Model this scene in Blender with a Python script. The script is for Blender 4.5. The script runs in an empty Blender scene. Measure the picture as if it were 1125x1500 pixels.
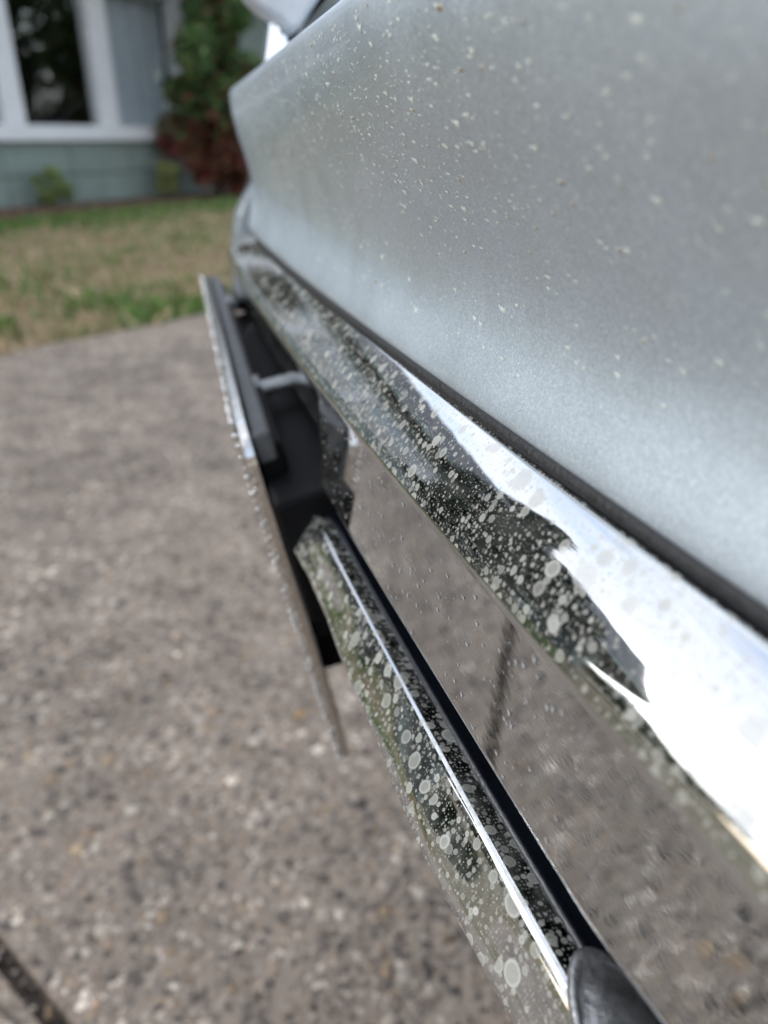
import bpy, math, random
import numpy as np
from mathutils import Vector, Matrix

random.seed(7); rng = np.random.default_rng(7)
R = math.radians
scene = bpy.context.scene
col = scene.collection

# ------------------------------------------------------------------ camera
CAMZ = 0.65
HEAD = R(13.85)          # camera heading, clockwise from +Y (the bumper's axis)
PITCH = R(26.0)
cam = bpy.data.cameras.new('camera'); camo = bpy.data.objects.new('camera', cam)
col.objects.link(camo); scene.camera = camo
cam.sensor_fit = 'VERTICAL'; cam.sensor_height = 34.6; cam.sensor_width = 25.95; cam.lens = 26.0
cam.clip_start = 0.005; cam.clip_end = 2000
camo.location = (0, 0, CAMZ)
camo.rotation_euler = (R(90) - PITCH, 0, -HEAD)
cam.dof.use_dof = True; cam.dof.focus_distance = 0.138; cam.dof.aperture_fstop = 12

# ------------------------------------------------------------------ sky, sun, exposure
SUN_AZ, SUN_EL = R(-61), R(21)     # azimuth clockwise from +Y
world = bpy.data.worlds.new('World'); scene.world = world; world.use_nodes = True
wn = world.node_tree; wn.nodes.clear()
wo = wn.nodes.new('ShaderNodeOutputWorld'); bg = wn.nodes.new('ShaderNodeBackground')
sky = wn.nodes.new('ShaderNodeTexSky'); sky.sky_type = 'NISHITA'; sky.sun_disc = False
sky.sun_elevation = SUN_EL; sky.sun_rotation = SUN_AZ % (2*math.pi)
sky.air_density = 1.0; sky.dust_density = .4; sky.ozone_density = 1.0
tcw = wn.nodes.new('ShaderNodeTexCoord'); mpw = wn.nodes.new('ShaderNodeMapping')
mpw.inputs['Scale'].default_value = (1.0, 1.0, 2.2)
cn = wn.nodes.new('ShaderNodeTexNoise'); cn.inputs['Scale'].default_value = 2.6
cn.inputs['Detail'].default_value = 9; cn.inputs['Roughness'].default_value = .58
cn.inputs['Distortion'].default_value = .5
cr = wn.nodes.new('ShaderNodeValToRGB')
cr.color_ramp.elements[0].position = .36; cr.color_ramp.elements[0].color = (.12, .12, .12, 1)
cr.color_ramp.elements[1].position = .58; cr.color_ramp.elements[1].color = (.95, .95, .95, 1)
cm = wn.nodes.new('ShaderNodeMixRGB'); cm.inputs['Color2'].default_value = (5.0, 5.15, 5.5, 1)
wn.links.new(tcw.outputs['Generated'], mpw.inputs['Vector']); wn.links.new(mpw.outputs['Vector'], cn.inputs['Vector'])
wn.links.new(cn.outputs['Fac'], cr.inputs['Fac']); wn.links.new(cr.outputs['Color'], cm.inputs['Fac'])
wn.links.new(sky.outputs['Color'], cm.inputs['Color1']); wn.links.new(cm.outputs['Color'], bg.inputs['Color'])
bg.inputs['Strength'].default_value = .15
wn.links.new(bg.outputs['Background'], wo.inputs['Surface'])

sl = bpy.data.lights.new('sun', 'SUN'); sl.energy = .36; sl.angle = R(11); sl.color = (1, .97, .93)
so = bpy.data.objects.new('sun', sl); col.objects.link(so)
sd = Vector((math.sin(SUN_AZ)*math.cos(SUN_EL), math.cos(SUN_AZ)*math.cos(SUN_EL), math.sin(SUN_EL)))
so.rotation_euler = sd.to_track_quat('Z', 'Y').to_euler(); so.location = (-3, 3, 6)

scene.view_settings.view_transform = 'Standard'; scene.view_settings.look = 'None'
scene.view_settings.gamma = 1; scene.view_settings.exposure = 1.15
scene.render.engine = 'CYCLES'
scene.cycles.max_bounces = 10; scene.cycles.glossy_bounces = 6
scene.render.resolution_x = 768; scene.render.resolution_y = 1024

# ------------------------------------------------------------------ helpers
def link(o, parent=None):
    col.objects.link(o)
    if parent is not None: o.parent = parent
    return o
def tag(o, label=None, cat=None, group=None, kind=None):
    if label: o['label'] = label
    if cat: o['category'] = cat
    if group: o['group'] = group
    if kind: o['kind'] = kind
    return o
def empty(name, loc=(0, 0, 0), rz=0):
    o = bpy.data.objects.new(name, None); o.location = loc; o.rotation_euler = (0, 0, rz); o.empty_display_size = .1
    return link(o)
def mesh(name, verts, faces, mat, parent=None, smooth=False, uvs=None, mats=None, fmat=None):
    me = bpy.data.meshes.new(name); me.from_pydata([tuple(map(float, v)) for v in verts], [], faces); me.update()
    if mats:
        for m in mats: me.materials.append(m)
    else: me.materials.append(mat)
    if fmat is not None: me.polygons.foreach_set('material_index', fmat)
    if smooth: me.polygons.foreach_set('use_smooth', [True]*len(me.polygons))
    if uvs is not None:
        ul = me.uv_layers.new(name='UVMap')
        li = np.empty(len(me.loops), dtype=np.int32); me.loops.foreach_get('vertex_index', li)
        ul.data.foreach_set('uv', np.asarray(uvs, dtype=np.float32)[li].ravel())
    return link(bpy.data.objects.new(name, me), parent)
def bevel(o, w, seg=2, ang=30):
    m = o.modifiers.new('bevel', 'BEVEL'); m.width = w; m.segments = seg; m.limit_method = 'ANGLE'; m.angle_limit = R(ang)
    return o
def boxv(x0, x1, y0, y1, z0, z1):
    v = [(x0,y0,z0),(x1,y0,z0),(x1,y1,z0),(x0,y1,z0),(x0,y0,z1),(x1,y0,z1),(x1,y1,z1),(x0,y1,z1)]
    f = [(0,3,2,1),(4,5,6,7),(0,1,5,4),(1,2,6,5),(2,3,7,6),(3,0,4,7)]
    return v, f
def box(name, b, mat, parent=None, bev=0):
    v, f = boxv(*b); o = mesh(name, v, f, mat, parent)
    if bev: bevel(o, bev)
    return o
def big_mesh(name, V, F, mat, parent=None, colr=None, smooth=False):
    """numpy mesh: V (n,3), F (m,k); colr (n,3) vertex colours in attribute 'tint'"""
    me = bpy.data.meshes.new(name); n, m, k = len(V), len(F), F.shape[1]
    me.vertices.add(n); me.vertices.foreach_set('co', np.ascontiguousarray(V, dtype=np.float32).ravel())
    me.loops.add(m*k); me.loops.foreach_set('vertex_index', np.ascontiguousarray(F, dtype=np.int32).ravel())
    me.polygons.add(m); me.polygons.foreach_set('loop_start', np.arange(0, m*k, k, dtype=np.int32))
    try: me.polygons.foreach_set('loop_total', np.full(m, k, dtype=np.int32))
    except Exception: pass
    if smooth: me.polygons.foreach_set('use_smooth', np.ones(m, dtype=bool))
    me.update(calc_edges=True)
    if colr is not None:
        a = me.color_attributes.new('tint', 'FLOAT_COLOR', 'POINT')
        a.data.foreach_set('color', np.c_[colr, np.ones(n)].astype(np.float32).ravel())
    me.materials.append(mat)
    return link(bpy.data.objects.new(name, me), parent)
def sstep(x): x = np.clip(x, 0, 1); return x*x*(3-2*x)

# ------------------------------------------------------------------ materials
class NT:
    def __init__(s, name):
        s.m = bpy.data.materials.new(name); s.m.use_nodes = True; s.t = s.m.node_tree; s.t.nodes.clear()
        s.out = s.n('ShaderNodeOutputMaterial')
    def n(s, t, **kw):
        x = s.t.nodes.new(t)
        for k, v in kw.items(): setattr(x, k, v)
        return x
    def l(s, a, b): s.t.links.new(a, b)
    def setv(s, sock, v):
        if isinstance(v, bpy.types.NodeSocket): s.l(v, sock)
        else: sock.default_value = v
    def math(s, op, a, b=0.0, c=0.0, clamp=False):
        x = s.n('ShaderNodeMath', operation=op, use_clamp=clamp)
        s.setv(x.inputs[0], a); s.setv(x.inputs[1], b); s.setv(x.inputs[2], c); return x.outputs[0]
    def mapr(s, v, a, b, c=0.0, d=1.0, smooth=False):
        x = s.n('ShaderNodeMapRange', interpolation_type='SMOOTHSTEP' if smooth else 'LINEAR')
        for i, q in enumerate((v, a, b, c, d)): s.setv(x.inputs[i], q)
        return x.outputs[0]
    def noise(s, vec, scale, detail=4, rough=.55, dist=0.0, dims='3D'):
        x = s.n('ShaderNodeTexNoise', noise_dimensions=dims); s.l(vec, x.inputs['Vector'])
        x.inputs['Scale'].default_value = scale; x.inputs['Detail'].default_value = detail
        x.inputs['Roughness'].default_value = rough; x.inputs['Distortion'].default_value = dist; return x
    def ramp(s, fac, stops):
        x = s.n('ShaderNodeValToRGB'); e = x.color_ramp.elements
        while len(e) < len(stops): e.new(.5)
        for i, (p, c) in enumerate(stops): e[i].position = p; e[i].color = (*c, 1)
        s.l(fac, x.inputs['Fac']); return x.outputs['Color']
    def mix(s, f, a, b, mode='MIX'):
        x = s.n('ShaderNodeMixRGB', blend_type=mode); s.setv(x.inputs[0], f)
        for i, q in ((1, a), (2, b)):
            if isinstance(q, tuple): q = (*q, 1) if len(q) == 3 else q
            s.setv(x.inputs[i], q)
        return x.outputs[0]
    def bsdf(s, **kw):
        x = s.n('ShaderNodeBsdfPrincipled')
        for k, v in kw.items():
            k = k.replace('_', ' ')
            if isinstance(v, tuple) and len(v) == 3: v = (*v, 1)
            s.setv(x.inputs[k], v)
        return x
    def bump(s, h, strength, dist):
        x = s.n('ShaderNodeBump'); s.l(h, x.inputs['Height']); x.inputs['Strength'].default_value = strength
        x.inputs['Distance'].default_value = dist; return x.outputs['Normal']
    def obj(s): return s.n('ShaderNodeTexCoord').outputs['Object']
    def uv(s): return s.n('ShaderNodeTexCoord').outputs['UV']
    def done(s, sh): s.l(sh.outputs[0], s.out.inputs['Surface']); return s.m

def simple(name, colr, rough=.5, metal=0.0, var=.12, vscale=30, bump=0.0, bscale=200, **kw):
    t = NT(name); o = t.obj()
    nz = t.noise(o, vscale, 5).outputs['Fac']
    lo = tuple(max(0, c*(1-var)) for c in colr); hi = tuple(min(1, c*(1+var)) for c in colr)
    c = t.ramp(nz, [(.3, lo), (.7, hi)])
    b = t.bsdf(Base_Color=c, Roughness=rough, Metallic=metal, **kw)
    if bump:
        t.l(t.bump(t.noise(o, bscale, 4).outputs['Fac'], bump, .002), b.inputs['Normal'])
    return t.done(b)

def chrome(name, layers, film=.10, spotcol=(.52, .505, .44), rough=.035, streak=0.0):
    """mirror chrome with dried water spots: layers of (cells per metre, threshold, gain, opacity)"""
    t = NT(name); uv = t.uv()
    wob = t.noise(uv, 420, 2, dims='2D')
    wv = t.n('ShaderNodeVectorMath', operation='SUBTRACT'); t.l(wob.outputs['Color'], wv.inputs[0]); wv.inputs[1].default_value = (.5, .5, .5)
    ws = t.n('ShaderNodeVectorMath', operation='SCALE'); t.l(wv.outputs[0], ws.inputs[0]); ws.inputs['Scale'].default_value = .0003
    wa = t.n('ShaderNodeVectorMath', operation='ADD'); t.l(uv, wa.inputs[0]); t.l(ws.outputs[0], wa.inputs[1])
    vec = wa.outputs[0]
    cover = t.mapr(t.noise(uv, 38, 3, dims='2D').outputs['Fac'], .36, .62, .62, 1.12)
    mask = None; rim = None
    for k, (sc, th, gain, op) in enumerate(layers):
        mp = t.n('ShaderNodeMapping'); t.l(vec, mp.inputs['Vector']); mp.inputs['Location'].default_value = (.37*k, .91*k, 0)
        v = t.n('ShaderNodeTexVoronoi', voronoi_dimensions='2D', feature='F1'); t.l(mp.outputs[0], v.inputs['Vector'])
        v.inputs['Scale'].default_value = sc; v.inputs['Randomness'].default_value = .7
        sep = t.n('ShaderNodeSeparateColor'); t.l(v.outputs['Color'], sep.inputs[0])
        r = t.math('MULTIPLY', t.math('MULTIPLY', t.math('SUBTRACT', sep.outputs[0], th), gain), cover)
        r = t.math('MINIMUM', r, .34)
        e = .05 + .03*k
        m = t.mapr(t.math('SUBTRACT', v.outputs['Distance'], r), -e, e*.6, 1, 0, True)
        m = t.math('MULTIPLY', m, t.math('GREATER_THAN', r, .03))
        m = t.math('MULTIPLY', m, t.mapr(sep.outputs[1], 0, 1, op*.5, op))
        rm = t.mapr(t.math('ABSOLUTE', t.math('ADD', t.math('SUBTRACT', v.outputs['Distance'], r), .05)), 0, .07, 1, 0)
        m = t.math('MULTIPLY', m, t.mapr(rm, 0, 1, .8, 1.05)); mask = m if mask is None else t.math('MAXIMUM', mask, m)
        rim = rm if rim is None else t.math('MAXIMUM', rim, rm)
    fz = t.mapr(t.noise(uv, 55, 6, .65, 1.2, dims='2D').outputs['Fac'], .42, .75, 0, film)
    mask = t.math('MAXIMUM', mask, fz)
    met = t.bsdf(Base_Color=(.60, .615, .63), Metallic=1.0, Roughness=rough)
    if streak:
        sm = t.n('ShaderNodeMapping'); t.l(uv, sm.inputs['Vector']); sm.inputs['Scale'].default_value = (.35, 1.0, 1)
        h = t.noise(sm.outputs[0], 260, 3, .6, dims='2D').outputs['Fac']
        t.l(t.bump(h, streak, .0004), met.inputs['Normal'])
    else:
        h = t.noise(uv, 45, 2, .5, dims='2D').outputs['Fac']
        t.l(t.bump(h, .10, .0006), met.inputs['Normal'])
    c = t.mix(t.math('MULTIPLY', rim, .6), spotcol, tuple(min(1, q*1.3) for q in spotcol))
    sp = t.bsdf(Base_Color=c, Roughness=.55)
    mx = t.n('ShaderNodeMixShader'); t.l(mask, mx.inputs[0]); t.l(met.outputs[0], mx.inputs[1]); t.l(sp.outputs[0], mx.inputs[2])
    return t.done(mx)

M = {}
M['chrome_top'] = chrome('chrome_top', [(118, .66, 1.0, .9), (185, .48, .72, .88), (310, .30, .62, .84), (620, .20, .58, .76), (1250, .25, .58, .62)], film=.11)
M['chrome_face'] = chrome('chrome_face', [(420, .82, 1.2, .35), (1100, .7, 1.0, .3)], film=.10, rough=.02, streak=.03)
M['chrome_lip'] = chrome('chrome_lip', [(115, .36, .66, .9), (210, .22, .6, .86), (430, .15, .6, .8), (1000, .2, .6, .65)], film=.2, spotcol=(.50, .49, .43))
M['chrome_plain'] = simple('chrome_plain', (.8, .81, .83), .12, 1.0, .06, 300, .1, 900)

def paint():
    t = NT('silver_paint'); o = t.obj()
    fl = t.n('ShaderNodeTexVoronoi', feature='F1'); t.l(o, fl.inputs['Vector']); fl.inputs['Scale'].default_value = 3600
    sep = t.n('ShaderNodeSeparateColor'); t.l(fl.outputs['Color'], sep.inputs[0])
    fn = t.noise(o, 1700, 2, .6).outputs['Fac']
    k = t.math('ADD', t.math('MULTIPLY', sep.outputs[0], .55), t.math('MULTIPLY', fn, .45))
    c = t.ramp(k, [(.2, (.475, .545, .60)), (.55, (.57, .65, .71)), (.85, (.72, .80, .86))])
    dirt = t.mapr(t.noise(o, 40, 6, .6).outputs['Fac'], .45, .8, 0, .22)
    c = t.mix(dirt, c, (.42, .44, .43))
    rg = t.mapr(t.noise(o, 60, 5).outputs['Fac'], .3, .7, .48, .58)
    b = t.bsdf(Base_Color=c, Metallic=.72, Roughness=rg, Coat_Weight=.6, Coat_Roughness=.13)
    t.l(t.bump(fn, .10, .0002), b.inputs['Normal'])
    return t.done(b)
M['paint'] = paint()
M['wing_grey'] = simple('wing_grey', (.27, .295, .31), .42, .35, .15, 60, .1, 500)
M['groove_shade'] = simple('groove_shade', (.006, .008, .012), .3, 0, .3, 150, .1, 900)  # blue-black for the dark reflection inside the chrome groove
M['dull_metal'] = simple('dull_metal', (.34, .34, .335), .32, .8, .35, 220, .2, 700)
M['rubber'] = simple('rubber', (.014, .0145, .016), .5, 0, .35, 150, .3, 900)
M['black_plastic_shade'] = simple('black_plastic_shade', (.004, .004, .0045), .6, 0, .3, 60, .15, 500, Specular_IOR_Level=.12)  # plastic parts, plus shade painted into the bumper's recess and groove
M['grey_plastic'] = simple('grey_plastic', (.07, .072, .075), .5, 0, .25, 90, .2, 700)
M['zinc'] = simple('zinc', (.42, .43, .43), .42, .85, .25, 400, .3, 900)
M['frame_metal'] = simple('frame_metal', (.70, .68, .65), .16, 1.0, .18, 300, .12, 300)
M['plate_paint'] = simple('plate_paint', (.62, .64, .66), .35, 0, .08, 60)
M['residue'] = simple('residue', (.68, .72, .66), .6, 0, .15, 800)
M['residue_grey'] = simple('residue_grey', (.42, .41, .40), .5, 0, .15, 800)
M['residue_brown'] = simple('residue_brown', (.30, .19, .10), .7, 0, .3, 800)
M['tyre'] = simple('tyre', (.02, .02, .02), .8, 0, .2, 40)
M['dark_glass'] = simple('dark_glass', (.01, .012, .013), .06, 0, .1, 5)
M['mirror_grey'] = simple('mirror_grey', (.52, .54, .56), .4, .3, .12, 120, .1, 600)
M['gloss_white'] = simple('gloss_white', (.86, .88, .90), .1, .9, .03, 20)
M['blue_paint'] = simple('blue_paint', (.06, .10, .22), .2, .2, .1, 20)

def concrete():
    t = NT('aggregate_concrete'); o = t.obj()
    big = t.noise(o, 1.3, 5, .6).outputs['Fac']; mid = t.noise(o, 9, 5, .6).outputs['Fac']
    vo = t.n('ShaderNodeTexVoronoi', feature='F1'); t.l(o, vo.inputs['Vector']); vo.inputs['Scale'].default_value = 95
    sep = t.n('ShaderNodeSeparateColor'); t.l(vo.outputs['Color'], sep.inputs[0])
    st = t.ramp(sep.outputs[0], [(0, (.12, .105, .095)), (.35, (.22, .195, .175)), (.7, (.34, .305, .275)), (.93, (.38, .30, .22)), (1, (.50, .47, .44))])
    cem = t.ramp(mid, [(.3, (.16, .142, .13)), (.7, (.31, .28, .255))])
    c = t.mix(t.mapr(vo.outputs['Distance'], .25, .5, .85, 0), cem, st)
    c = t.mix(t.mapr(big, .35, .7, 0, .5), c, (.42, .375, .335))
    c = t.mix(1.0, c, (1.06, .94, .80), 'MULTIPLY'); b = t.bsdf(Base_Color=c, Roughness=.88)
    h = t.math('ADD', t.mapr(vo.outputs['Distance'], 0, .6, 1, 0), t.math('MULTIPLY', mid, .6))
    t.l(t.bump(h, .7, .006), b.inputs['Normal'])
    return t.done(b)
M['concrete'] = concrete()
def tinted(name, rough=.8, scale=60, amt=.3, sub=0.0):
    t = NT(name); a = t.n('ShaderNodeAttribute'); a.attribute_name = 'tint'
    nz = t.noise(t.obj(), scale, 4).outputs['Fac']
    c = t.mix(amt, a.outputs['Color'], t.mix(1.0, a.outputs['Color'], t.ramp(nz, [(.3, (.35, .35, .35)), (.7, (1.7, 1.7, 1.7))]), 'MULTIPLY'))
    b = t.bsdf(Base_Color=c, Roughness=rough)
    if sub:
        tr = t.n('ShaderNodeBsdfTranslucent'); t.l(c, tr.inputs['Color'])
        mx = t.n('ShaderNodeMixShader'); mx.inputs[0].default_value = sub
        t.l(b.outputs[0], mx.inputs[1]); t.l(tr.outputs[0], mx.inputs[2]); return t.done(mx)
    return t.done(b)
M['pebble'] = tinted('pebble', .8, 250, .5)
M['leaf'] = tinted('leaf', .55, 20, .3, .25)
M['blade'] = tinted('blade', .6, 20, .25, .25)
def soil():
    t = NT('dry_lawn_soil'); o = t.obj()
    a = t.noise(o, 1.1, 5, .6, .4).outputs['Fac']; b_ = t.noise(o, 30, 5, .7).outputs['Fac']
    c = t.ramp(a, [(.35, (.085, .11, .045)), (.5, (.24, .19, .11)), (.65, (.31, .24, .155))])
    c = t.mix(.5, c, t.mix(1, c, t.ramp(b_, [(.3, (.5, .5, .5)), (.7, (1.5, 1.5, 1.5))]), 'MULTIPLY'))
    b = t.bsdf(Base_Color=c, Roughness=.95); t.l(t.bump(b_, .8, .02), b.inputs['Normal']); return t.done(b)
M['soil'] = soil()
M['mulch'] = simple('mulch', (.11, .075, .055), .95, 0, .6, 60, 1.0, 90)
M['bark'] = simple('bark', (.09, .07, .055), .9, 0, .4, 30, .8, 60)
M['siding'] = simple('siding', (.225, .28, .25), .6, 0, .10, 6, .15, 80)
M['wall_back'] = simple('wall_back', (.07, .085, .078), .8, 0, .1, 6)
M['white_trim'] = simple('white_trim', (.78, .79, .80), .45, 0, .05, 8)
M['curtain'] = simple('curtain', (.74, .77, .82), .85, 0, .1, 10)
M['roof'] = simple('roof', (.11, .11, .115), .85, 0, .25, 12, .5, 50)
M['interior'] = simple('interior', (.06, .055, .05), .9, 0, .2, 2)
def glass():
    t = NT('window_glass')
    b = t.bsdf(Base_Color=(1, 1, 1), Roughness=.01, IOR=1.5)
    tr = t.n('ShaderNodeBsdfTransparent'); tr.inputs[0].default_value = (.93, .95, .95, 1)
    gl = t.n('ShaderNodeBsdfGlossy'); gl.inputs['Roughness'].default_value = .01; gl.inputs[0].default_value = (1, 1, 1, 1)
    fr = t.n('ShaderNodeFresnel'); fr.inputs['IOR'].default_value = 2.4
    mx = t.n('ShaderNodeMixShader'); t.l(t.math('MULTIPLY', fr.outputs[0], t.math('SUBTRACT', 1.0, t.n('ShaderNodeNewGeometry').outputs['Backfacing'])), mx.inputs[0]); t.l(tr.outputs[0], mx.inputs[1]); t.l(gl.outputs[0], mx.inputs[2])
    t.t.nodes.remove(b); return t.done(mx)
M['glass'] = glass()

# ------------------------------------------------------------------ ground, driveway
def hw(r, h):            # heading frame (right, forward) -> world XY
    return (r*math.cos(HEAD) + h*math.sin(HEAD), -r*math.sin(HEAD) + h*math.cos(HEAD))
# ground sheet
tag(mesh('ground', [(-400,-400,-.06),(400,-400,-.06),(400,400,-.06),(-400,400,-.06)], [(0,1,2,3)], M['soil']), kind='structure')
# slab axes: lawn edge runs 39 deg right of heading, the joint at right angles to it
ea = R(39.4) + HEAD
EU = Vector((math.sin(ea), math.cos(ea), 0)); EN = Vector((-math.cos(ea), math.sin(ea), 0))   # EN points to lawn
L0 = Vector((*hw(-1.273, 2.52), 0))         # a point on the lawn edge
JP = Vector((*hw(-.303, .413), 0))          # a point on the joint
# in slab coordinates (a along EU, b along EN) measured from JP
def slab(a, b, z=0.0): p = JP + EU*a + EN*b; return (p.x, p.y, z)
bl = (L0 - JP).dot(EN)                       # lawn edge
def slab_obj(name, a0, a1, b0, b1):
    n = 60
    v = [slab(a0, b0), slab(a1, b0)]; top = []
    edge = [(a1 + (a0-a1)*i/n, b1 + .012*math.sin(i*2.1) + random.uniform(-.012, .012)) for i in range(n+1)]
    pts = [(a0, b0), (a1, b0)] + edge
    V = [slab(a, b, 0) for a, b in pts] + [slab(a, b, -.1) for a, b in pts]; k = len(pts)
    F = [tuple(range(k))] + [(i, i+k, (i+1) % k + k, (i+1) % k) for i in range(k)]
    o = mesh(name, V, F, M['concrete']); tag(o, kind='structure'); return o
slab_obj('driveway', .007, 14, -9, bl)
slab_obj('driveway_slab', -9, -.011, -9, bl)
mesh_j = mesh('joint_filler', [slab(-.016, -9, -.018), slab(.012, -9, -.018), slab(.012, bl-.05, -.018), slab(-.016, bl-.05, -.018)], [(0,1,2,3)], M['bark'])
tag(mesh_j, kind='structure')

# exposed stones of the aggregate
PHI = (1+5**.5)/2
ICO = np.array([(-1,PHI,0),(1,PHI,0),(-1,-PHI,0),(1,-PHI,0),(0,-1,PHI),(0,1,PHI),(0,-1,-PHI),(0,1,-PHI),(PHI,0,-1),(PHI,0,1),(-PHI,0,-1),(-PHI,0,1)])
ICO /= np.linalg.norm(ICO[0])
ICOF = np.array([(0,11,5),(0,5,1),(0,1,7),(0,7,10),(0,10,11),(1,5,9),(5,11,4),(11,10,2),(10,7,6),(7,1,8),(3,9,4),(3,4,2),(3,2,6),(3,6,8),(3,8,9),(4,9,5),(2,4,11),(6,2,10),(8,6,7),(9,8,1)])
PAL = np.array([(.085,.08,.077),(.16,.147,.138),(.23,.21,.195),(.30,.275,.255),(.38,.355,.33),(.52,.50,.47),(.30,.24,.17),(.26,.20,.155),(.20,.165,.14)])
PW = np.array([.15,.17,.19,.18,.15,.08,.04,.03,.03]); PW /= PW.sum()
OCT = np.array([(1,0,0),(-1,0,0),(0,1,0),(0,-1,0),(0,0,1),(0,0,-1),(.62,.62,.5),(-.62,.62,.5),(-.62,-.62,.5),(.62,-.62,.5)], dtype=float)
OCTF = np.array([(0,6,4),(6,2,4),(2,7,4),(7,1,4),(1,8,4),(8,3,4),(3,9,4),(9,0,4),(0,2,6),(2,1,7),(1,3,8),(3,0,9)])
def pebbles(name, P, rad, mat, flat=.5, parent=None, pal=PAL, pw=PW, T=None, TF=None):
    n = len(P); T = ICO if T is None else T; TF = ICOF if TF is None else TF; nv = len(T)
    jit = T[None]*(1+rng.uniform(-.22, .22, (n, nv, 1)))
    s = rad[:, None]*np.c_[rng.uniform(.75, 1.3, n), rng.uniform(.75, 1.3, n), flat*rng.uniform(.7, 1.2, n)]
    a = rng.uniform(0, 6.283, n); v = jit*s[:, None, :]
    x = v[..., 0]*np.cos(a)[:, None] - v[..., 1]*np.sin(a)[:, None]; y = v[..., 0]*np.sin(a)[:, None] + v[..., 1]*np.cos(a)[:, None]
    V = np.stack([x, y, v[..., 2]], -1) + P[:, None, :]
    F = (TF[None] + (np.arange(n)*nv)[:, None, None]).reshape(-1, 3)
    c = pal[rng.choice(len(pal), n, p=pw)]*rng.uniform(.8, 1.2, (n, 1))
    c = c*np.array([1.14, 1.02, .88])*(.55 + .80*(np.sin(P[:, :1]*21+np.sin(P[:, 1:2]*17)*1.7)*np.cos(P[:, 1:2]*25+np.sin(P[:, :1]*13)*2)*.5+.5))
    o = big_mesh(name, V.reshape(-1, 3), F, mat, parent, np.repeat(c, nv, 0), smooth=True)
    return tag(o, kind='stuff')
N = 150000
xy = np.c_[rng.uniform(-1.75, .45, N), rng.uniform(.1, 2.9, N)]
ab = np.c_[(xy[:, 0]-JP.x)*EU.x + (xy[:, 1]-JP.y)*EU.y, (xy[:, 0]-JP.x)*EN.x + (xy[:, 1]-JP.y)*EN.y]
keep = (ab[:, 1] < bl-.03) & ((ab[:, 0] > .012) | (ab[:, 0] < -.016))
xy = xy[keep]; rad = np.clip(rng.gamma(2.2, .0010, len(xy)) + .0011, .0012, .011)
pebbles('exposed_stones', np.c_[xy, rng.uniform(-.55, 0, len(xy))*rad*.45], rad, M['pebble'], .5, T=OCT, TF=OCTF)
bpy.data.objects['exposed_stones']['label'] = 'small grey and tan stones showing in the concrete driveway'
bpy.data.objects['exposed_stones']['category'] = 'stones'
nj = 260; aj = rng.uniform(-.009, .005, nj); bj = rng.uniform(-.5, 1.6, nj)
pj = np.array([slab(a, b, -.012) for a, b in zip(aj, bj)])
o = pebbles('joint_gravel', pj, rng.uniform(.002, .005, nj), M['pebble'], .7)
tag(o, 'loose grit lying in the dark joint between the slabs', 'gravel')

# ------------------------------------------------------------------ house
HO = (-1.698, 8.608); HRZ = R(44.15)
house = empty('house', (HO[0], HO[1], 0), HRZ)
tag(house, 'grey-green house with white-framed picture window behind the lawn', 'house')
def hloc(u, w, z=0):      # along facade, outward from facade -> world
    return (HO[0] + u*math.cos(HRZ) + w*math.sin(HRZ), HO[1] + u*math.sin(HRZ) - w*math.cos(HRZ), z)
UL, UR = -5.8, 7.0
wallb = box('wall', (UL, UR, .03, .15, -.06, .60), M['wall_back'], house)
box('wall', (2.74, UR, .03, .15, .60, 2.7), M['wall_back'], house)
box('wall', (UL, -3.4, .03, .15, .60, 2.7), M['wall_back'], house)
box('wall', (-3.4, 2.74, .03, .15, 2.1, 2.7), M['wall_back'], house)
pan = None
def panel(u0, u1, z0, z1):
    global pan
    g = .006; v, f = boxv(u0+g, u1-g, 0, .028, z0+g, z1-g)
    bevel(mesh('siding_panel', v, f, M['siding'], house), .003)
us = [.14 + .77*i for i in range(-7, 9)]
for i in range(len(us)-1):
    panel(us[i], us[i+1], -.05, .30); panel(us[i], us[i+1], .30, .605)
    if us[i] > 2.4 or us[i+1] < -3.4:
        for z0, z1 in ((.605, 1.30), (1.30, 2.0), (2.0, 2.7)):
            panel(max(us[i], 2.75) if us[i] > 2 else us[i], us[i+1], z0, z1)
    else: panel(us[i], us[i+1], 2.11, 2.7)
win = empty('window', (0, 0, 0)); win.parent = house
box('sill', (-3.45, 2.78, -.07, .14, .612, .755), M['white_trim'], win, .008)
box('frame', (-3.45, 2.78, -.04, .14, 2.0, 2.10), M['white_trim'], win, .006)
mull = [(-3.42, -3.2), (-2.30, -2.06), (-1.16, -.92), (-.72+.49, -.72+.73), (.215, .453), (1.354, 1.593), (2.52, 2.74)]
mull = [(-3.42, -3.20), (-2.29, -2.06), (-1.15, -.92), (.215, .453), (1.354, 1.593), (2.52, 2.74)]
for a, b in mull: box('mullion', (a, b, -.035, .13, .756, 1.999), M['white_trim'], win, .012)
for (a, b), (c, d) in zip(mull[:-1], mull[1:]):
    box('pane', (b-.005, c+.005, .05, .056, .75, 2.005), M['glass'], win)
# curtain behind the right-hand pane
cu = []; cf = []; n = 90
for i in range(n+1):
    u = 1.55 + 1.02*i/n; y = .22 + .035*math.sin(i*.72) + .012*math.sin(i*1.9)
    cu += [(u, y, .72), (u, y, 2.05)]
    if i: k = 2*i; cf.append((k-2, k, k+1, k-1))
mesh('curtain', cu, cf, M['curtain'], house, smooth=True)
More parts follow.
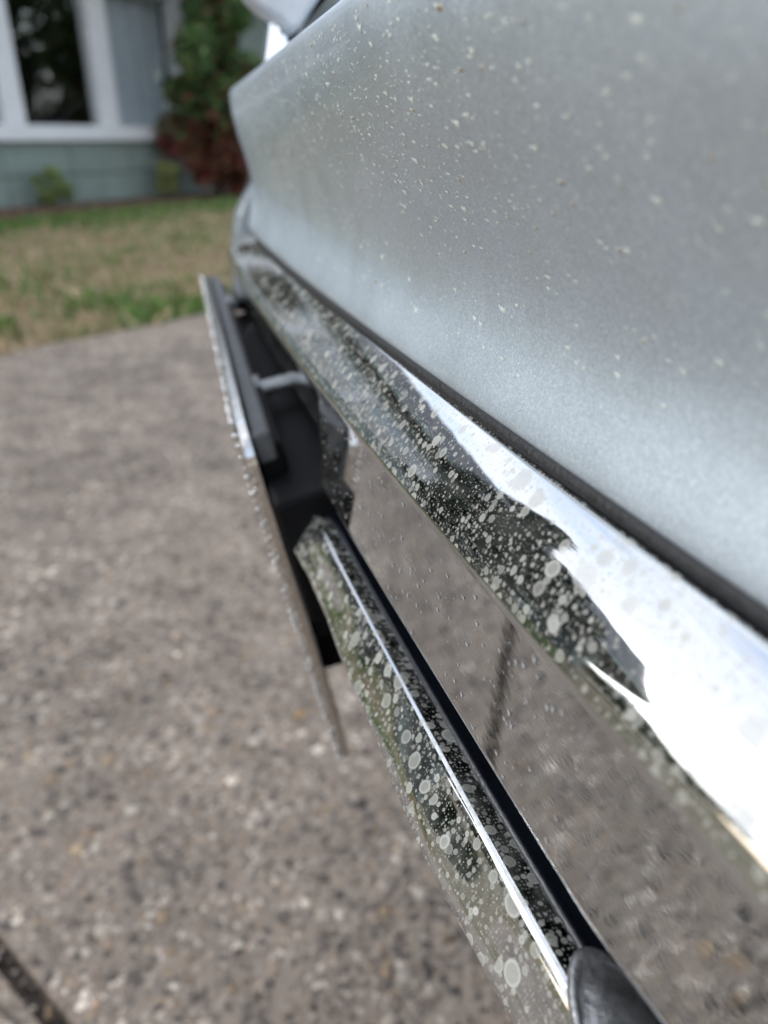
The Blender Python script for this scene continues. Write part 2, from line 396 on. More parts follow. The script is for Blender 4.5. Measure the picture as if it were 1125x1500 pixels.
# room behind the glass
box('room', (UL, UR, 3.6, 3.7, -.05, 2.7), M['interior'], house)
box('room_floor', (UL, UR, .16, 3.6, -.05, .05), M['interior'], house)
box('ceiling', (UL, UR, .16, 3.6, 2.6, 2.7), M['interior'], house)
box('side_wall', (UL-.1, UL, .03, 3.7, -.05, 2.7), M['siding'], house); box('side_wall', (UR, UR+.1, .03, 3.7, -.05, 2.7), M['siding'], house)
rf = mesh('roof', [(UL-.5,-.6,2.62),(UR+.5,-.6,2.62),(UR+.5,2.1,4.3),(UL-.5,2.1,4.3),(UL-.5,4.6,2.62),(UR+.5,4.6,2.62),
                   (UL-.5,-.6,2.52),(UR+.5,-.6,2.52),(UR+.5,4.6,2.52),(UL-.5,4.6,2.52)],
          [(0,1,2,3),(3,2,5,4),(6,9,8,7),(0,6,7,1),(5,8,9,4),(0,3,4,9,6),(1,7,8,5,2)], M['roof'], house)
box('gutter', (UL-.5, UR+.5, -.70, -.605, 2.52, 2.63), M['siding'], rf, .02)

# ------------------------------------------------------------------ planting
def leaf_cloud(C, size, cols, up=.3):
    n = len(C); d = rng.normal(size=(n, 3)); d[:, 2] += up; d /= np.linalg.norm(d, axis=1)[:, None]
    t = np.cross(d, rng.normal(size=(n, 3))); t /= np.linalg.norm(t, axis=1)[:, None]; b = np.cross(d, t)
    s = (size*rng.uniform(.6, 1.3, n))[:, None]
    V = np.stack([C - t*s, C + b*s*.5 + d*s*.12, C + t*s, C - b*s*.5 + d*s*.12], 1).reshape(-1, 3)
    F = (np.arange(n)*4)[:, None] + np.array([[0, 1, 2, 3]])
    return V, F, np.repeat(cols, 4, 0)
def blob_points(n, centers, radii):
    k = rng.integers(0, len(centers), n); d = rng.normal(size=(n, 3)); d /= np.linalg.norm(d, axis=1)[:, None]
    r = rng.uniform(.45, 1.0, n)**.6
    return centers[k] + d*r[:, None]*radii[k][:, None], k
def limb(V, F, p, q, r0, r1, seg=7):
    p, q = Vector(p), Vector(q); d = (q-p).normalized(); a = d.orthogonal().normalized(); b = d.cross(a); k = len(V)
    for c, r in ((p, r0), (q, r1)):
        for i in range(seg):
            t = 6.2832*i/seg; V.append(c + (a*math.cos(t) + b*math.sin(t))*r)
    for i in range(seg): F.append((k+i, k+(i+1) % seg, k+seg+(i+1) % seg, k+seg+i))
def tree(name, label, loc, h, cr, nleaf, base, group=None, cat='tree', leafs=.07, trunk=.12, crown0=.3, shape='round', redlow=False):
    t = empty(name, loc); tag(t, label, cat, group)
    V = []; F = []
    limb(V, F, (0, 0, -.06), (random.uniform(-.1, .1)*cr, 0, h*.55), trunk, trunk*.6); limb(V, F, (0, 0, h*.54), (.05, .03, h*.9), trunk*.6, trunk*.2)
    nb = {'cone': 40, 'round': 16, 'ragged': 60}[shape]; cen = []; rad = []
    for i in range(nb):
        a = random.uniform(0, 6.283)
        if shape == 'cone':
            f = (i+.5)/nb; z = h*(crown0 + (1-crown0)*f); rr = cr*(1-f)**.8*random.uniform(.35, .95); bs = cr*(.16+.22*(1-f))
        else:
            f = random.random(); z = h*(crown0 + (1-crown0)*(.08+.84*f)); prof = math.sin(math.pi*(.12+.8*f))**.6
            rr = cr*prof*random.uniform(.3, .8); bs = cr*random.uniform(.26, .45)
            if shape == 'ragged': rr = cr*random.uniform(.1, 1.0)*(.45+.75*f); bs = cr*random.uniform(.14, .34)
        c = (rr*math.cos(a), rr*math.sin(a), z); cen.append(c); rad.append(bs)
        limb(V, F, (0, 0, max(.1, z - bs*1.2)), c, trunk*.3, trunk*.08, 5)
    cen = np.array(cen); rad = np.array(rad)
    C, k = blob_points(nleaf, cen, rad); C[:, 2] = np.maximum(C[:, 2], .03)
    base = np.array(base); cols = base[rng.integers(0, len(base), nleaf)]*rng.uniform(.6, 1.35, (nleaf, 1))*rng.uniform(.75, 1.2, (nb, 1))[k]
    if redlow:
        red = np.array([(.26, .055, .05), (.13, .05, .035), (.24, .11, .05)])[rng.integers(0, 3, nleaf)]*rng.uniform(.5, 1.3, (nleaf, 1))
        p = sstep((1.05 - C[:, 2] + rng.normal(size=nleaf)*.18)/.5)[:, None]; sel = rng.random((nleaf, 1)) < np.maximum(p, .12); cols = np.where(sel, red, cols)
    mesh('trunk', V, F, M['bark'], t, smooth=True)
    LV, LF, LC = leaf_cloud(C, leafs, cols); big_mesh('crown', LV, LF, M['leaf'], t, LC)
    return t
GREEN = [(.035, .07, .025), (.05, .095, .03), (.03, .055, .025), (.06, .10, .04)]
DARKG = [(.022, .042, .022), (.03, .055, .026), (.018, .034, .02)]
# tall climber beside the window: green above, dark red below
tree('climbing_shrub', 'tall shrub beside the window, green above and dark red below', (*hw(-1.84, 9.62), 0), 3.1, .84, 18000, [(.08, .17, .045), (.12, .22, .06), (.055, .10, .04), (.17, .25, .09)], cat='shrub', leafs=.055, trunk=.05, crown0=.0, shape='ragged', redlow=True)
tree('foundation_shrub', 'tiny round shrub under the left part of the window', hloc(.42, .30), .36, .20, 3000, [(.34, .42, .16), (.22, .30, .11)], 'small shrubs along the house wall', 'shrub', .02, .012, .15)
tree('foundation_shrub', 'tiny yellow-green shrub nearest the tall red and green shrub', hloc(1.90, .30), .36, .20, 3000, [(.40, .43, .16), (.26, .30, .11)], 'small shrubs along the house wall', 'shrub', .02, .012, .15)
# trees that the chrome, the paint and the window mirror
def polar(az, d, z=0): return (math.sin(R(az))*d, math.cos(R(az))*d, z)
G2 = 'trees around the house'
for az_, d_, h_, cr_, lb in ((-37, 6.2, 3.3, .85, 'tallest dark shrub before the left end of the house'), (-45, 6.0, 3.0, .8, 'dark shrub at the left corner of the house')):
    tree('garden_shrub', lb, polar(az_, d_), h_, cr_, 9000, DARKG, 'dark shrubs before the left end of the house', 'shrub', leafs=.06, trunk=.06, crown0=.04)
tree('distant_tree', 'low hazy tree far off to the left of the house', polar(-64, 30, -.06), 5.0, 4.5, 6000, GREEN, G2, leafs=.2, trunk=.2, crown0=.1)
tree('distant_tree', 'low tree just past the left end of the house', polar(-56, 21, -.06), 4.6, 3.2, 7000, GREEN, G2, leafs=.16, trunk=.2, crown0=.02)
tree('distant_tree', 'second low tree far off beyond the driveway', polar(-84, 32, -.06), 5.2, 4.5, 6000, GREEN, G2, leafs=.2, trunk=.2, crown0=.1)
tree('conifer_tree', 'dark conifer behind the left end of the house roof', polar(-38, 13.5, -.06), 7.3, 2.4, 9000, DARKG, G2, leafs=.16, trunk=.2, crown0=.08, shape='cone')
tree('conifer_tree', 'second dark conifer behind the house roof', polar(-24, 15.5, -.06), 5.4, 2.0, 8000, DARKG, G2, leafs=.16, trunk=.2, crown0=.08, shape='cone')
tree('garden_tree', 'broad green tree rising behind the middle of the house', polar(-10, 16.5, -.06), 4.8, 2.6, 9000, GREEN, G2, leafs=.14, trunk=.2, crown0=.25)
tree('garden_tree', 'broad dark green tree behind the right end of the house', polar(6, 18, -.06), 5.5, 3.0, 8000, DARKG, G2, leafs=.15, trunk=.2, crown0=.2)
tree('garden_tree', 'dense tree at the far left beyond the driveway', polar(-100, 15, -.06), 4.8, 3.0, 7000, DARKG, G2, leafs=.15, trunk=.16, crown0=.2)
tree('street_tree', 'dark green tree across the driveway facing the window', (13, 9.5, -.06), 5.5, 2.8, 8000, [(.06, .10, .04), (.09, .14, .05)], G2, leafs=.14, trunk=.18, crown0=.1)
tree('street_tree', 'second green tree across the driveway facing the window', (14.5, 5.2, -.06), 6.0, 2.8, 8000, GREEN, G2, leafs=.14, trunk=.18, crown0=.1)
tree('street_tree', 'third green tree across the driveway beside the parked blue car', (12.5, 13.5, -.06), 5.5, 2.8, 8000, DARKG, G2, leafs=.14, trunk=.18, crown0=.1)

# mulch bed along the wall
bed = []
for i in range(41):
    u = UL + (UR-UL)*i/40
    bed.append((hloc(u, .95 + .12*math.sin(i*.9) + random.uniform(-.05, .05), .004), hloc(u, .02, .035)))
bv = [p for pr in bed for p in pr]; bf = [(2*i, 2*i+2, 2*i+3, 2*i+1) for i in range(40)]
tag(mesh('planting_bed', bv, bf, M['mulch']), kind='structure')
nb = 2600; P = np.array([hloc(random.uniform(-1.5, 4.5), random.uniform(.05, 1.0), .02) for _ in range(nb)])
o = pebbles('bark_chips', P, rng.uniform(.012, .035, nb), M['pebble'], .5, pal=np.array([(.13,.08,.06),(.09,.06,.045),(.20,.14,.10)]), pw=np.array([.4,.4,.2]))
tag(o, 'reddish brown bark chips in the bed below the window', 'bark chips')

# lawn blades
NB = 150000
u = rng.uniform(-5.5, 6.0, NB); wd = rng.uniform(1.05, 7.5, NB)
gx = HO[0] + u*math.cos(HRZ) + wd*math.sin(HRZ); gy = HO[1] + u*math.sin(HRZ) - wd*math.cos(HRZ)
b2 = (gx-JP.x)*EN.x + (gy-JP.y)*EN.y
# keep to the lawn side of the edge
k = b2 > bl + .015 + .03*np.sin(gx*9); gx, gy, b2, wd = gx[k], gy[k], b2[k], wd[k]; n = len(gx)
def vnoise(x, y, s):
    return (np.sin(x*s*1.3+1.1)*np.cos(y*s*.9+.4) + .6*np.sin(x*s*2.7-y*s*2.1+2.0) + .4*np.cos(y*s*4.3+x*s*3.1))/2.0*.5+.5
gn = vnoise(gx, gy, 2.2)*.6 + vnoise(gx+3, gy-2, 5.1)*.4
near = 1 - sstep((b2-bl)/1.1); far = sstep((2.5 - wd)/1.2)
green = np.clip(sstep((gn-.36)/.22)*(.5+.5*near) + far*.9 - .05, 0, 1)
hgt = (.018 + .04*rng.random(n))*(.6 + 1.1*green); az = rng.uniform(0, 6.283, n); lean = rng.uniform(.2, 1.0, n)*hgt*(1.4-.6*green)
wid = .0035 + .004*rng.random(n)
dx, dy = np.cos(az), np.sin(az); z0 = -.055
A = np.stack([gx-dy*wid, gy+dx*wid, np.full(n, z0)], -1); B = np.stack([gx+dy*wid, gy-dx*wid, np.full(n, z0)], -1)
Cc = np.stack([gx+dx*lean*.5+dy*wid*.7, gy+dy*lean*.5-dx*wid*.7, z0+hgt*.8+.03], -1); D = np.stack([gx+dx*lean, gy+dy*lean, z0+hgt+.03], -1)
V = np.stack([A, B, Cc, D], 1).reshape(-1, 3); F = (np.arange(n)*4)[:, None] + np.array([[0, 1, 2, 3]])
cg = np.array([.17, .27, .065]); ct = np.array([.66, .51, .32])
isg = rng.random(n) < green*.9 + .05
cc = np.where(isg[:, None], cg*rng.uniform(.6, 1.3, (n, 1)), ct*rng.uniform(.6, 1.15, (n, 1)))
tag(big_mesh('lawn_grass', V, F, M['blade'], None, np.repeat(cc, 4, 0)), 'patchy lawn of green and dry tan grass before the house', 'grass', kind='stuff')

# ------------------------------------------------------------------ the silver car
car = empty('car', (.05, -.2, 0))
car.location = (0, 0, 0)
tag(car, 'silver car parked close by, its spotted chrome bumper filling the foreground', 'car')
Z = lambda z: CAMZ + z
KS = .72                    # size of the front end
def sz(v): return (v[0]*KS, v[1]*KS, CAMZ + (v[2]-CAMZ)*KS)

# plan curve of the bumper face: X as a function of Y
fy = np.array([.0506,.074,.0888,.114,.159,.21,.255,.319,.395,.50,.56]); fx = np.array([.061,.0598,.0585,.0567,.0534,.0491,.0473,.043,.0385,.0365,.0350])
pf = np.polyfit(fy, fx, 2)
def faceX(Y): return np.where(Y > .03, np.polyval(pf, Y), np.polyval(pf, .03) + np.polyval(np.polyder(pf), .03)*(Y-.03) + .02*(Y-.03)**2)
def plan(Ys, fX, yc, r, side):
    """face curve up to yc, then a quarter arc of radius r turning to +X, then straight on"""
    P = [(float(fX(y)), float(y)) for y in Ys]
    x0 = P[-1][0]
    for i in range(1, 15):
        a = math.pi/2*i/14; P.append((x0 + r - r*math.cos(a), yc + r*math.sin(a)))
    for i in range(1, 5): P.append((x0 + r + side*i/4, yc + r))
    return np.array(P)
def loft(name, P, secf, mat, parent=None, mats=None, fm=None, flip=False):
    """secf(i, x, y) -> (k,2) section of (inward offset, height)"""
    T = np.gradient(P, axis=0); T /= np.linalg.norm(T, axis=1)[:, None]; Nn = np.c_[T[:, 1], -T[:, 0]]
    L = np.r_[0, np.cumsum(np.linalg.norm(np.diff(P, axis=0), axis=1))]
    V = []; U = []; F = []; FM = []
    for i in range(len(P)):
        s = secf(i, P[i, 0], P[i, 1]); k = len(s)
        pl = np.r_[0, np.cumsum(np.linalg.norm(np.diff(s, axis=0), axis=1))]
        for j in range(k):
            V.append(sz((P[i, 0] + Nn[i, 0]*s[j, 0], P[i, 1] + Nn[i, 1]*s[j, 0], Z(s[j, 1])))); U.append((L[i], pl[j]))
    for i in range(len(P)-1):
        for j in range(k-1):
            a = i*k+j; q = (a, a+k, a+k+1, a+1); F.append(q[::-1] if flip else q)
            FM.append(fm(i, j) if fm else 0)
    return mesh(name, V, F, mat, parent, True, U, mats, FM if fm else None)

YS = np.r_[np.linspace(-1.0, .0, 26), np.arange(.01, .25, .006), np.arange(.25, .30, .0012), np.arange(.30, .50, .006), np.arange(.50, .528, .0014), [.53]]
YS = np.r_[YS, np.arange(.54, .675, .006)]
BP = plan(YS, faceX, float(YS[-1]), .045, .25)
# upper bar: top facet, edge, vertical face, turned-in lower edge
def arc(c, r, a0, a1, n): return [(c[0]+r*math.cos(R(a0+(a1-a0)*i/n)), c[1]+r*math.sin(R(a0+(a1-a0)*i/n))) for i in range(n+1)]
top = [(.0220, -.0690), (.0168, -.0660)] + [(.0160, -.0652)]
# facet bends gently: flatter at the top, steeper at the front edge
ft = []; o_, z_ = .0160, -.0652; slopes = np.linspace(38, 58, 14)
for s_ in slopes: o_ -= .0159/14; z_ -= .0159/14*math.tan(R(s_)); ft.append((o_, z_))
dz = ft[-1][1] + .0850
ft = [(a, b - dz*((.0160-a)/.0160)) for a, b in ft]
facerows = np.linspace(-.0868, -.1295, 34)
face = [(.0002, -.0858)] + [(-.0001, float(z)) for z in facerows]
low = [(.0004, -.1306), (.0012, -.1312), (.004, -.1313), (.012, -.1313), (.030, -.130)]
SEC = np.array(top + ft[:-1] + [(.0008, -.08475)] + face + low)
nt = len(top) + len(ft)
def FMU(i, j):
    if j < nt: return 0
    return 2 if (.296 < BP[i, 1] < .66 and BP[i, 0] < .06 and j > nt + 31) else 1  # chrome low in the recess coloured black for the shade inside
def sec_upper(i, x, y):
    s = SEC.copy()
    # plate recess: pressed in below a narrow strip, open at the bottom
    fyv = float(sstep((y-.288)/.010)*(1-sstep((y-.655)/.010))) if x < .06 else 0
    d = .013*fyv*sstep((-.0905 - s[:, 1])/.006)
    s[:, 0] = np.where(np.arange(len(s)) >= nt, s[:, 0] + d, s[:, 0])
    # near cut-out in the lower edge
    g = float(sstep((.085-y)/.035)*sstep((y+.03)/.05)) if y < .1 else 0
    lowm = sstep((-.112 - s[:, 1])/.018); s[:, 1] += .0045*g*lowm*(np.arange(len(s)) >= nt)
    return s
bumper = loft('bumper', BP, sec_upper, None, car, [M['chrome_top'], M['chrome_face'], M['black_plastic_shade']], FMU)
# lower lip: shelf in the groove, bright ridge, spotted front facet
SECL = np.array([(.040,-.139),(.030,-.146),(.024,-.1505),(.020,-.1515),(.010,-.1505),(.0015,-.1487),(.0002,-.1484),(-.0006,-.1482),(-.0014,-.1483),(-.0021,-.1488),
                 (-.0034,-.1508),(-.0052,-.1539),(-.0070,-.1570),(-.0088,-.1601),(-.0104,-.1629),(-.0109,-.1640),(-.0106,-.1651),(-.0094,-.1658),(.008,-.1670),(.035,-.168)])
def sec_lip(i, x, y):
    s = SECL.copy(); w = .0010*math.sin(y*31) + .0006*math.sin(y*74+1)
    s[12:17, 0] += w; return s
lip = loft('bumper_lip', BP, sec_lip, M['chrome_lip'], car)
loft('groove_shade_strip', BP, lambda i, x, y: np.array([(.0046,-.1520),(.0047,-.1492),(.0051,-.1485),(.0058,-.1482),(.0066,-.1484),(.0090,-.1490),(.030,-.1480)]), M['groove_shade'], car)  # dark reflection on the chrome shelf, built as an added strip
# black sheet standing in for the shadow gap in the groove
loft('groove_shadow_back', BP, lambda i, x, y: np.array([(.026,-.129),(.027,-.135),(.029,-.152)]), M['black_plastic_shade'], car)
# rubber seal between bumper and body
gY = np.array([.0814,.1816,.283,.418,.5176]); gX = np.array([.0764,.0671,.0600,.0522,.0490]); pg = np.polyfit(gY, gX, 2)
def gapX(Y): return np.where(Y > .05, np.polyval(pg, Y), np.polyval(pg, .05) + np.polyval(np.polyder(pg), .05)*(Y-.05))
GP = plan(np.r_[np.linspace(-1, 0, 20), np.linspace(.01, .56, 60)], gapX, .56, .03, .25)
loft('seal', GP, lambda i, x, y: np.array([(.010,-.0608),(.0016,-.0616),(.0004,-.0622),(-.0001,-.0630),(-.0004,-.0638),(-.0003,-.0646),(.0001,-.0652),(.0003,-.0662),(.0003,-.076)]), M['rubber'], car)

# painted end panel under the bonnet lip
LIPX, LIPZ, FARY = .042, .0290, .625
pz = np.array([.0290,.021,.0044,-.0128,-.0250,-.0330,-.0400,-.0500,-.0590,-.0620]); po = np.array([0,.0000,.0037,.0108,.0150,.0166,.0164,.0145,.0118,.0112])
zs = np.linspace(.026, -.0612, 60)
def prof(z): 
    w = np.interp(z, pz[::-1], po[::-1])
    return w
_k = np.array([prof(z) for z in np.linspace(.034, -.076, 111)])
_k = np.convolve(np.pad(_k, 6, 'edge'), np.ones(13)/13, 'valid'); _z = np.linspace(.034, -.076, 111)
def panel_o(z, y):
    base = np.interp(-z, -_z, _k)
    shift = float(gapX(min(y, .56))) - (LIPX + .0112)
    w = sstep((.029 - z)/.075); near_ = .42*max(0.0, .205-y)**1.5
    return base + w*shift + (1-w)*near_
def sec_panel(i, x, y):
    yy = min(y, FARY)
    lo_ = float(panel_o(.0285, yy))
    top_ = [(.45, .060), (.20, .050), (.08, .0395), (.030, .0345), (.012, .0325), (.005, .0316), (.0022, .0306), (.0008, .0292), (.0002, .0276)]
    b = [(float(panel_o(z, yy)), float(z)) for z in zs]
    o = b[-1][0]
    end = [(o+.0003, -.0622), (o+.0012, -.0629), (o+.003, -.0631), (o+.02, -.0622)]
    return np.array([(o_+lo_*max(0, 1-o_/.4), z_) for o_, z_ in top_] + b + end)
PYS = np.r_[np.linspace(-1.0, 0, 30), np.arange(.01, FARY, .008), [FARY]]
PP = plan(PYS, lambda y: LIPX, FARY, .027, .25)
panelo = loft('front_panel', PP, sec_panel, M['paint'], car)

def panel_pt(y, z): return Vector(sz((LIPX + float(panel_o(z, y)), y, Z(z))))
def face_pt(y, z): return Vector(sz((float(faceX(y)) - .0002, y, Z(z))))
def drips(name, parent, sampler, fn, mats):
    V = []; F = []; FM = []
    for (y, z, r, brown, el) in sampler:
        p = fn(y, z); n = (fn(y+.001, z)-p).cross(fn(y, z+.001)-p).normalized()
        if n.x > 0: n = -n
        e1 = (fn(y+.001, z)-p).normalized(); e2 = e1.cross(n).normalized()
        if e2.z > 0: e2 = -e2
        k = len(V); ns = 7; a0 = random.uniform(-.15, .35); sk = random.uniform(-.35, .35)
        for i in range(ns+1):
            a = a0 + (math.pi-2*a0)*i/ns; th = r*(.10 + random.uniform(.55, .95)*math.sin(math.pi*i/ns)**1.3)
            rr = r*random.uniform(.9, 1.1)
            ox, oy = -rr*math.cos(a+sk*.3), rr*el*math.sin(a)
            f_ = max(.05, 1-th/rr); ix, iy = ox*f_, oy*f_
            V.append(p + e1*ox + e2*oy + n*.00005); V.append(p + e1*(ox+ix)/2 + e2*(oy+iy)/2 + n*(.00007+.10*r)); V.append(p + e1*ix + e2*iy + n*.00005)
        for i in range(ns):
            b = k+3*i
            for q in ((b, b+3, b+4, b+1), (b+1, b+4, b+5, b+2)):
                F.append(q); FM.append(1 if (brown and 2 <= i <= 4) else 0)
    o = mesh(name, V, F, None, parent, True, None, mats, FM); o['kind'] = 'stuff'; return o
S = []
for _ in range(4200):
    y = random.uniform(.03, .56); z = random.uniform(-.05, .026)
    if random.random() > .35 + .65*sstep((z+.035)/.04): continue
    q = random.random(); r = .0002+.00025*random.random() if q < .74 else (.00045+.0003*random.random() if q < .965 else .0008+.0003*random.random())
    r *= 1.15*(.5 + .5*min(1, y/.15))
    S.append((y, z, r, r > .0005 and random.random() < .14, random.uniform(.75, 1.2)))
drips('dried_drips', panelo, S, panel_pt, [M['residue'], M['residue_brown']])
S = [(random.uniform(.09, .285), random.uniform(-.127, -.088), random.choice([.00015, .0002, .0003, .0005]), False, random.uniform(1.1, 2.6)) for _ in range(240)]
drips('dried_drips', bumper, S, face_pt, [M['residue_grey'], M['residue_grey']])

# body behind: wing end at the far corner
def extrude_y(name, poly, y0, y1, mat, parent, bev=0, seg=3, fit=False):
    k = len(poly); V = [(x, y0, z) for x, z in poly] + [(x, y1, z) for x, z in poly]
    if fit: V = [sz(v) for v in V]
    F = [tuple(range(k)), tuple(range(2*k-1, k-1, -1))] + [(i, i+k, (i+1) % k + k, (i+1) % k) for i in range(k)]
    o = mesh(name, V, F, mat, parent)
    me = o.data; import bmesh
    bm = bmesh.new(); bm.from_mesh(me); bmesh.ops.recalc_face_normals(bm, faces=bm.faces); bm.to_mesh(me); bm.free()
    if bev: bevel(o, bev, seg)
    return o
wp = [(.0588,-.0296),(.0545,-.0345),(.0500,-.0400),(.0448,-.0475),(.0410,-.0550),(.0382,-.0660),(.0365,-.0780),(.0350,-.0910),(.0352,-.12),(.30,-.12),(.30,-.029)]
extrude_y('wing', [(x+.001, Z(z)) for x, z in wp], .640, .682, M['wing_grey'], car, .007, 4, True)

# rough rest of the body: bonnet, cabin, sides, wheels
def body_part(name, poly, y0, y1, mat, bev=.02): return extrude_y(name, poly, y0, y1, mat, car, bev, 3)
body_part('body_side', [(.25,.40),(.30,.672),(1.3,.80),(3.4,.82),(4.05,.78),(4.15,.45),(4.0,.25),(3.65,.22),(3.55,.42),(3.35,.52),(3.1,.52),(2.9,.42),(2.8,.20),(1.25,.20),(1.15,.42),(.95,.52),(.70,.52),(.50,.42),(.42,.26)], -1.0, .475, M['paint'], .03)
body_part('cabin', [(1.35,.80),(1.85,1.26),(2.95,1.28),(3.5,.82)], -.90, .39, M['dark_glass'], .04)
body_part('roof', [(1.82,1.262),(1.95,1.32),(2.85,1.335),(3.0,1.285)], -.86, .35, M['paint'], .02)
body_part('valance', [(.080,Z(-.165)),(.080,Z(-.112)),(.12,Z(-.070)),(.30,Z(-.070)),(.42,.30),(.30,.24),(.16,.27)], -.98, .46, M['black_plastic_shade'], .01)
def wheel(x, y, s):
    V = []; F = []; prof_ = [(.0,.02),(.14,.03),(.20,.01),(.22,.0),(.29,.0),(.30,.02),(.305,.05),(.305,.13),(.295,.16),(.0,.16)]; n = 28
    for i in range(n):
        a = 6.2832*i/n
        for r, w in prof_: V.append((x + r*math.cos(a), y - s*w, .305 + r*math.sin(a)))
    k = len(prof_)
    for i in range(n):
        for j in range(k-1): F.append((i*k+j, ((i+1) % n)*k+j, ((i+1) % n)*k+j+1, i*k+j+1))
    fm = [1 if j < 3 else 0 for i in range(n) for j in range(k-1)]
    mesh('wheel', V, F, None, car, True, None, [M['tyre'], M['zinc']], fm)
for x in (.83, 3.22): wheel(x, .46, 1); wheel(x, -.985, -1)

# mirror above the far corner, on a bright stalk
mir = empty('mirror', (0, 0, 0)); mir.parent = car
mp_ = [(.0490,.0740),(.0560,.0680),(.0665,.0620),(.0735,.0570),(.0775,.0558),(.0812,.0585),(.0860,.0650),(.0935,.0745),(.0990,.0880),(.0970,.1080),(.0820,.1180),(.0600,.1130),(.0480,.0950)]
extrude_y('mirror_housing', [(x, Z(z)) for x, z in mp_], .535, .565, M['mirror_grey'], mir, .008, 4, True)
extrude_y('mirror_rim', [(x*1.0+.014, Z(z-.006)) for x, z in mp_], .572, .590, M['black_plastic_shade'], mir, .005, 3, True)
extrude_y('stalk', [(.0570,Z(.030)),(.0640,Z(.0640)),(.0720,Z(.0640)),(.0790,Z(.030))], .545, .562, M['gloss_white'], mir, .003, 3, True)

# round chrome cup in the cut-out of the near lower edge
V = []; F = []; nr, na = 10, 40; cx0, cy0 = .0630, .0560
prof2 = [(0,.0040),(.006,.0038),(.012,.0030),(.0165,.0016),(.0185,.0002),(.0192,.0006),(.0200,.0014),(.0210,.0010),(.0216,-.0008),(.0216,-.006)]
for r, hh in prof2:
    for i in range(na):
        a = 6.2832*i/na; V.append(sz((cx0 + .50*r*math.cos(a), cy0 + 1.5*r*math.sin(a), Z(-.1462+hh*.35))))
for j in range(len(prof2)-1):
    for i in range(na): F.append((j*na+i, j*na+(i+1) % na, (j+1)*na+(i+1) % na, (j+1)*na+i))
mesh('bumper_cup', V, F, M['dull_metal'], car, True)

# licence plate in its frame, leaning in at the bottom
plate = empty('license_plate', (.009, .395, Z(-.084))); plate.parent = car
plate.rotation_euler = (0, R(-12), 0)      # local: X into car, Y along, Z up; top edge at local z = 0
HW, HH = .163, .151
def rrect(hw_, z0, z1, r, n=6):
    P = []
    for cy, cz, a0 in ((hw_-r, z1-r, 0), (-hw_+r, z1-r, 90), (-hw_+r, z0+r, 180), (hw_-r, z0+r, 270)):
        for i in range(n+1):
            a = R(a0 + 90*i/n); P.append((cy + r*math.cos(a), cz + r*math.sin(a)))
    return P
outer = rrect(HW, -HH, 0, .012); lipp = rrect(HW-.0012, -HH+.0012, -.0012, .011); inner = rrect(HW-.012, -HH+.012, -.012, .006)
back = rrect(HW, -HH, 0, .012)
loops = [[(0.0040, y, z) for y, z in back], [(.0012, y, z) for y, z in outer], [(0.0, y, z) for y, z in lipp], [(-.0008, y*.985, -.0815+(z+.0815)*.97) for y, z in lipp], [(.0010, y, z) for y, z in inner], [(.0030, y, z) for y, z in inner]]
V = [p for lp in loops for p in lp]; k = len(outer); F = []
for a in range(len(loops)-1):
    for i in range(k): F.append((a*k+i, a*k+(i+1) % k, (a+1)*k+(i+1) % k, (a+1)*k+i))
pframe = mesh('plate_frame', V, F, M['frame_metal'], plate); 
# beaded front rim
bp = rrect(HW, -HH, 0, .012, 5); V = []; F = []
dense = []
for i in range(len(bp)):
    a, b = Vector(bp[i]), Vector(bp[(i+1) % len(bp)]); m = max(1, int((b-a).length/.0030))
    for j in range(m): dense.append(a + (b-a)*j/m)
BV = []; BF = []
for i, p in enumerate(dense):
    r = random.uniform(.0004, .0013)
    BV.append(ICO*r + np.array([-.0004, p.x, p.y])); BF.append(ICOF + 12*i)
BV = np.concatenate(BV); BF = np.concatenate(BF)
o = big_mesh('rim_beads', BV, BF, M['frame_metal'], pframe, smooth=True); o['kind'] = 'stuff'
bx = rrect(HW-.004, -HH+.004, -.004, .010); k = len(bx)
V = [(.0016, y, z) for y, z in bx] + [(.0030, y, z) for y, z in bx]
mesh('plate', V, [tuple(range(k)), tuple(range(2*k-1, k-1, -1))] + [(i, i+k, (i+1) % k + k, (i+1) % k) for i in range(k)], M['plate_paint'], plate)
# black carrier behind the plate, with its stepped lower corner
extr = [(-.158,-.008),(.158,-.008),(.158,-.088),(.132,-.088),(.132,-.114),(-.144,-.114),(-.144,-.088),(-.158,-.088)]
k = len(extr); V = [(.0046, y, z) for y, z in extr] + [(.0135, y, z) for y, z in extr]
carr = mesh('carrier', V, [tuple(range(k)), tuple(range(2*k-1, k-1, -1))] + [(i, i+k, (i+1) % k + k, (i+1) % k) for i in range(k)], M['black_plastic_shade'], plate)
bevel(carr, .0012)
top_rail = box('carrier_rail', (.0044, .0110, -.1595, .1595, -.014, -.003), M['grey_plastic'], plate, .0015)
box('bracket', (.0050, .046, -.180, .100, -.066, -.019), M['black_plastic_shade'], plate, .002)
def bolt(y):
    V = []; F = []; n = 14; rings = []
    for x, r in ((.010, .0060), (.0135, .0060), (.0136, .0032)): rings.append((x, r))
    x = .0138
    while x < .0290: rings += [(x, .0034), (x+.0006, .0029)]; x += .0012
    for x, r in rings:
        for i in range(n):
            a = 6.2832*i/n; V.append((x, y + r*math.cos(a), -.011 + r*math.sin(a)))
    for j in range(len(rings)-1):
        for i in range(n): F.append((j*n+i, j*n+(i+1) % n, (j+1)*n+(i+1) % n, (j+1)*n+i))
    mesh('bolt', V, F, M['zinc'], plate, True)
bolt(-.089); bolt(.089)

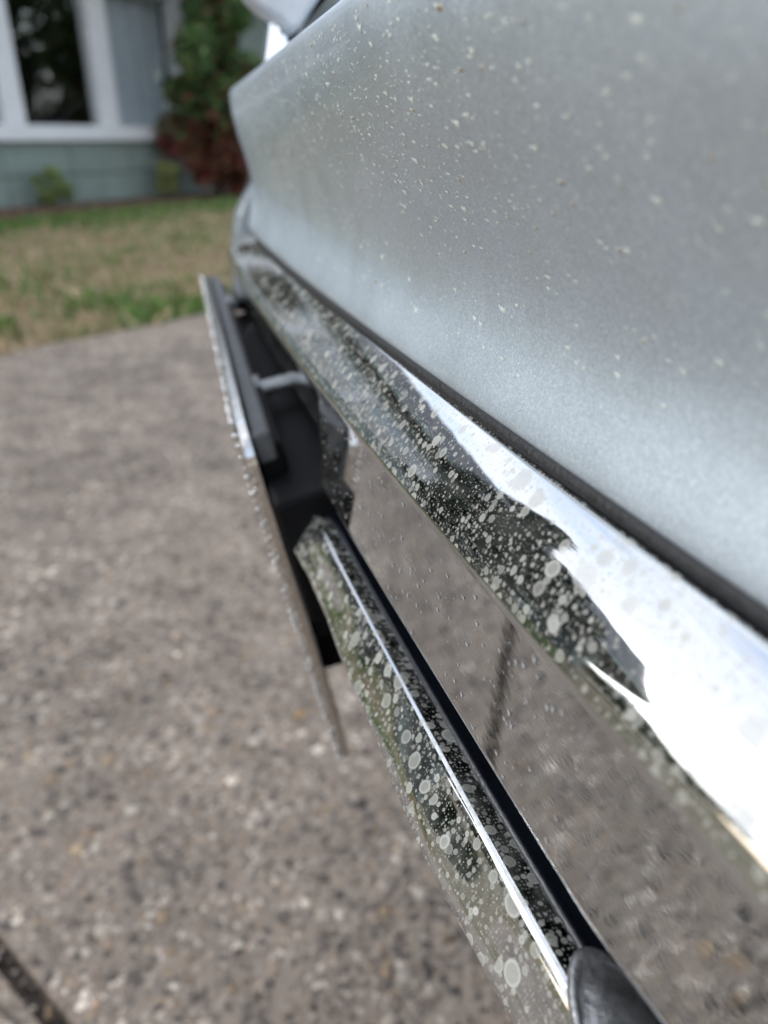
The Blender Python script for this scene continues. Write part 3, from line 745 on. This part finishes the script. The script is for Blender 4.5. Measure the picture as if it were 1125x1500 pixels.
# ------------------------------------------------------------------ parked blue car that the window mirrors
bc = empty('parked_car', (8.6, 8.9, -.0), R(70)); tag(bc, 'dark blue car parked opposite the house, seen mirrored in the window', 'car')
extrude_y('body', [(-2.1,.35),(-2.15,.62),(-1.9,.86),(-.9,.92),(1.1,.93),(1.95,.84),(2.1,.6),(2.05,.3),(1.7,.25),(1.55,.5),(1.1,.5),(.95,.25),(-.95,.25),(-1.1,.5),(-1.5,.5),(-1.7,.28)], -.85, .85, M['blue_paint'], bc, .08, 3)
extrude_y('cabin', [(-1.3,.9),(-.7,1.42),(.5,1.45),(1.25,.92)], -.72, .72, M['dark_glass'], bc, .08, 3)
for x in (-1.3, 1.32):
    for y in (-.8, .8):
        V = []; F = []; n = 24
        for w in (-.1, .1):
            V.append((x, y+w, .31))
            for i in range(n): V.append((x+.31*math.cos(6.2832*i/n), y+w, .31+.31*math.sin(6.2832*i/n)))
        for i in range(n):
            F.append((0, 1+i, 1+(i+1) % n)); F.append((n+1, n+2+(i+1) % n, n+2+i)); F.append((1+i, n+2+i, n+2+(i+1) % n, 1+(i+1) % n))
        mesh('wheel', V, F, M['tyre'], bc)

# ------------------------------------------------------------------ litter by the joint
def twig(name, label, pts, r, mat):
    V = []; F = []
    for p, q in zip(pts[:-1], pts[1:]): limb(V, F, p, q, r, r*.9, 6)
    tag(mesh(name, V, F, mat, None, True), label, 'twig')
twig('twig', 'thin dark twig lying along the joint in the driveway', [slab(-.030, .02, .008), slab(-.024, -.03, .010), slab(-.026, -.09, .008)], .0022, M['bark'])
def fallen_leaf(loc, s, rz, colr, label):
    V = []; F = []; n = 7
    for i in range(n+1):
        t = i/n; w = s*.32*math.sin(math.pi*min(1, t*1.02))**.8; z = s*.22*(t-.5)**2
        V += [(s*(t-.5), -w, z+w*.3), (s*(t-.5), 0, z), (s*(t-.5), w, z+w*.25)]
    for i in range(n):
        for j in range(2): a = 3*i+j; F.append((a, a+3, a+4, a+1))
    o = mesh('fallen_leaf', V, F, simple('leaf_dry', colr, .7, 0, .3, 60), None, True); o.location = loc; o.rotation_euler = (.15, .1, rz)
    tag(o, label, 'leaf')
fallen_leaf((*hw(-.104, .746), .008), .016, .6, (.42, .24, .07), 'small orange leaf on the concrete below the plate')
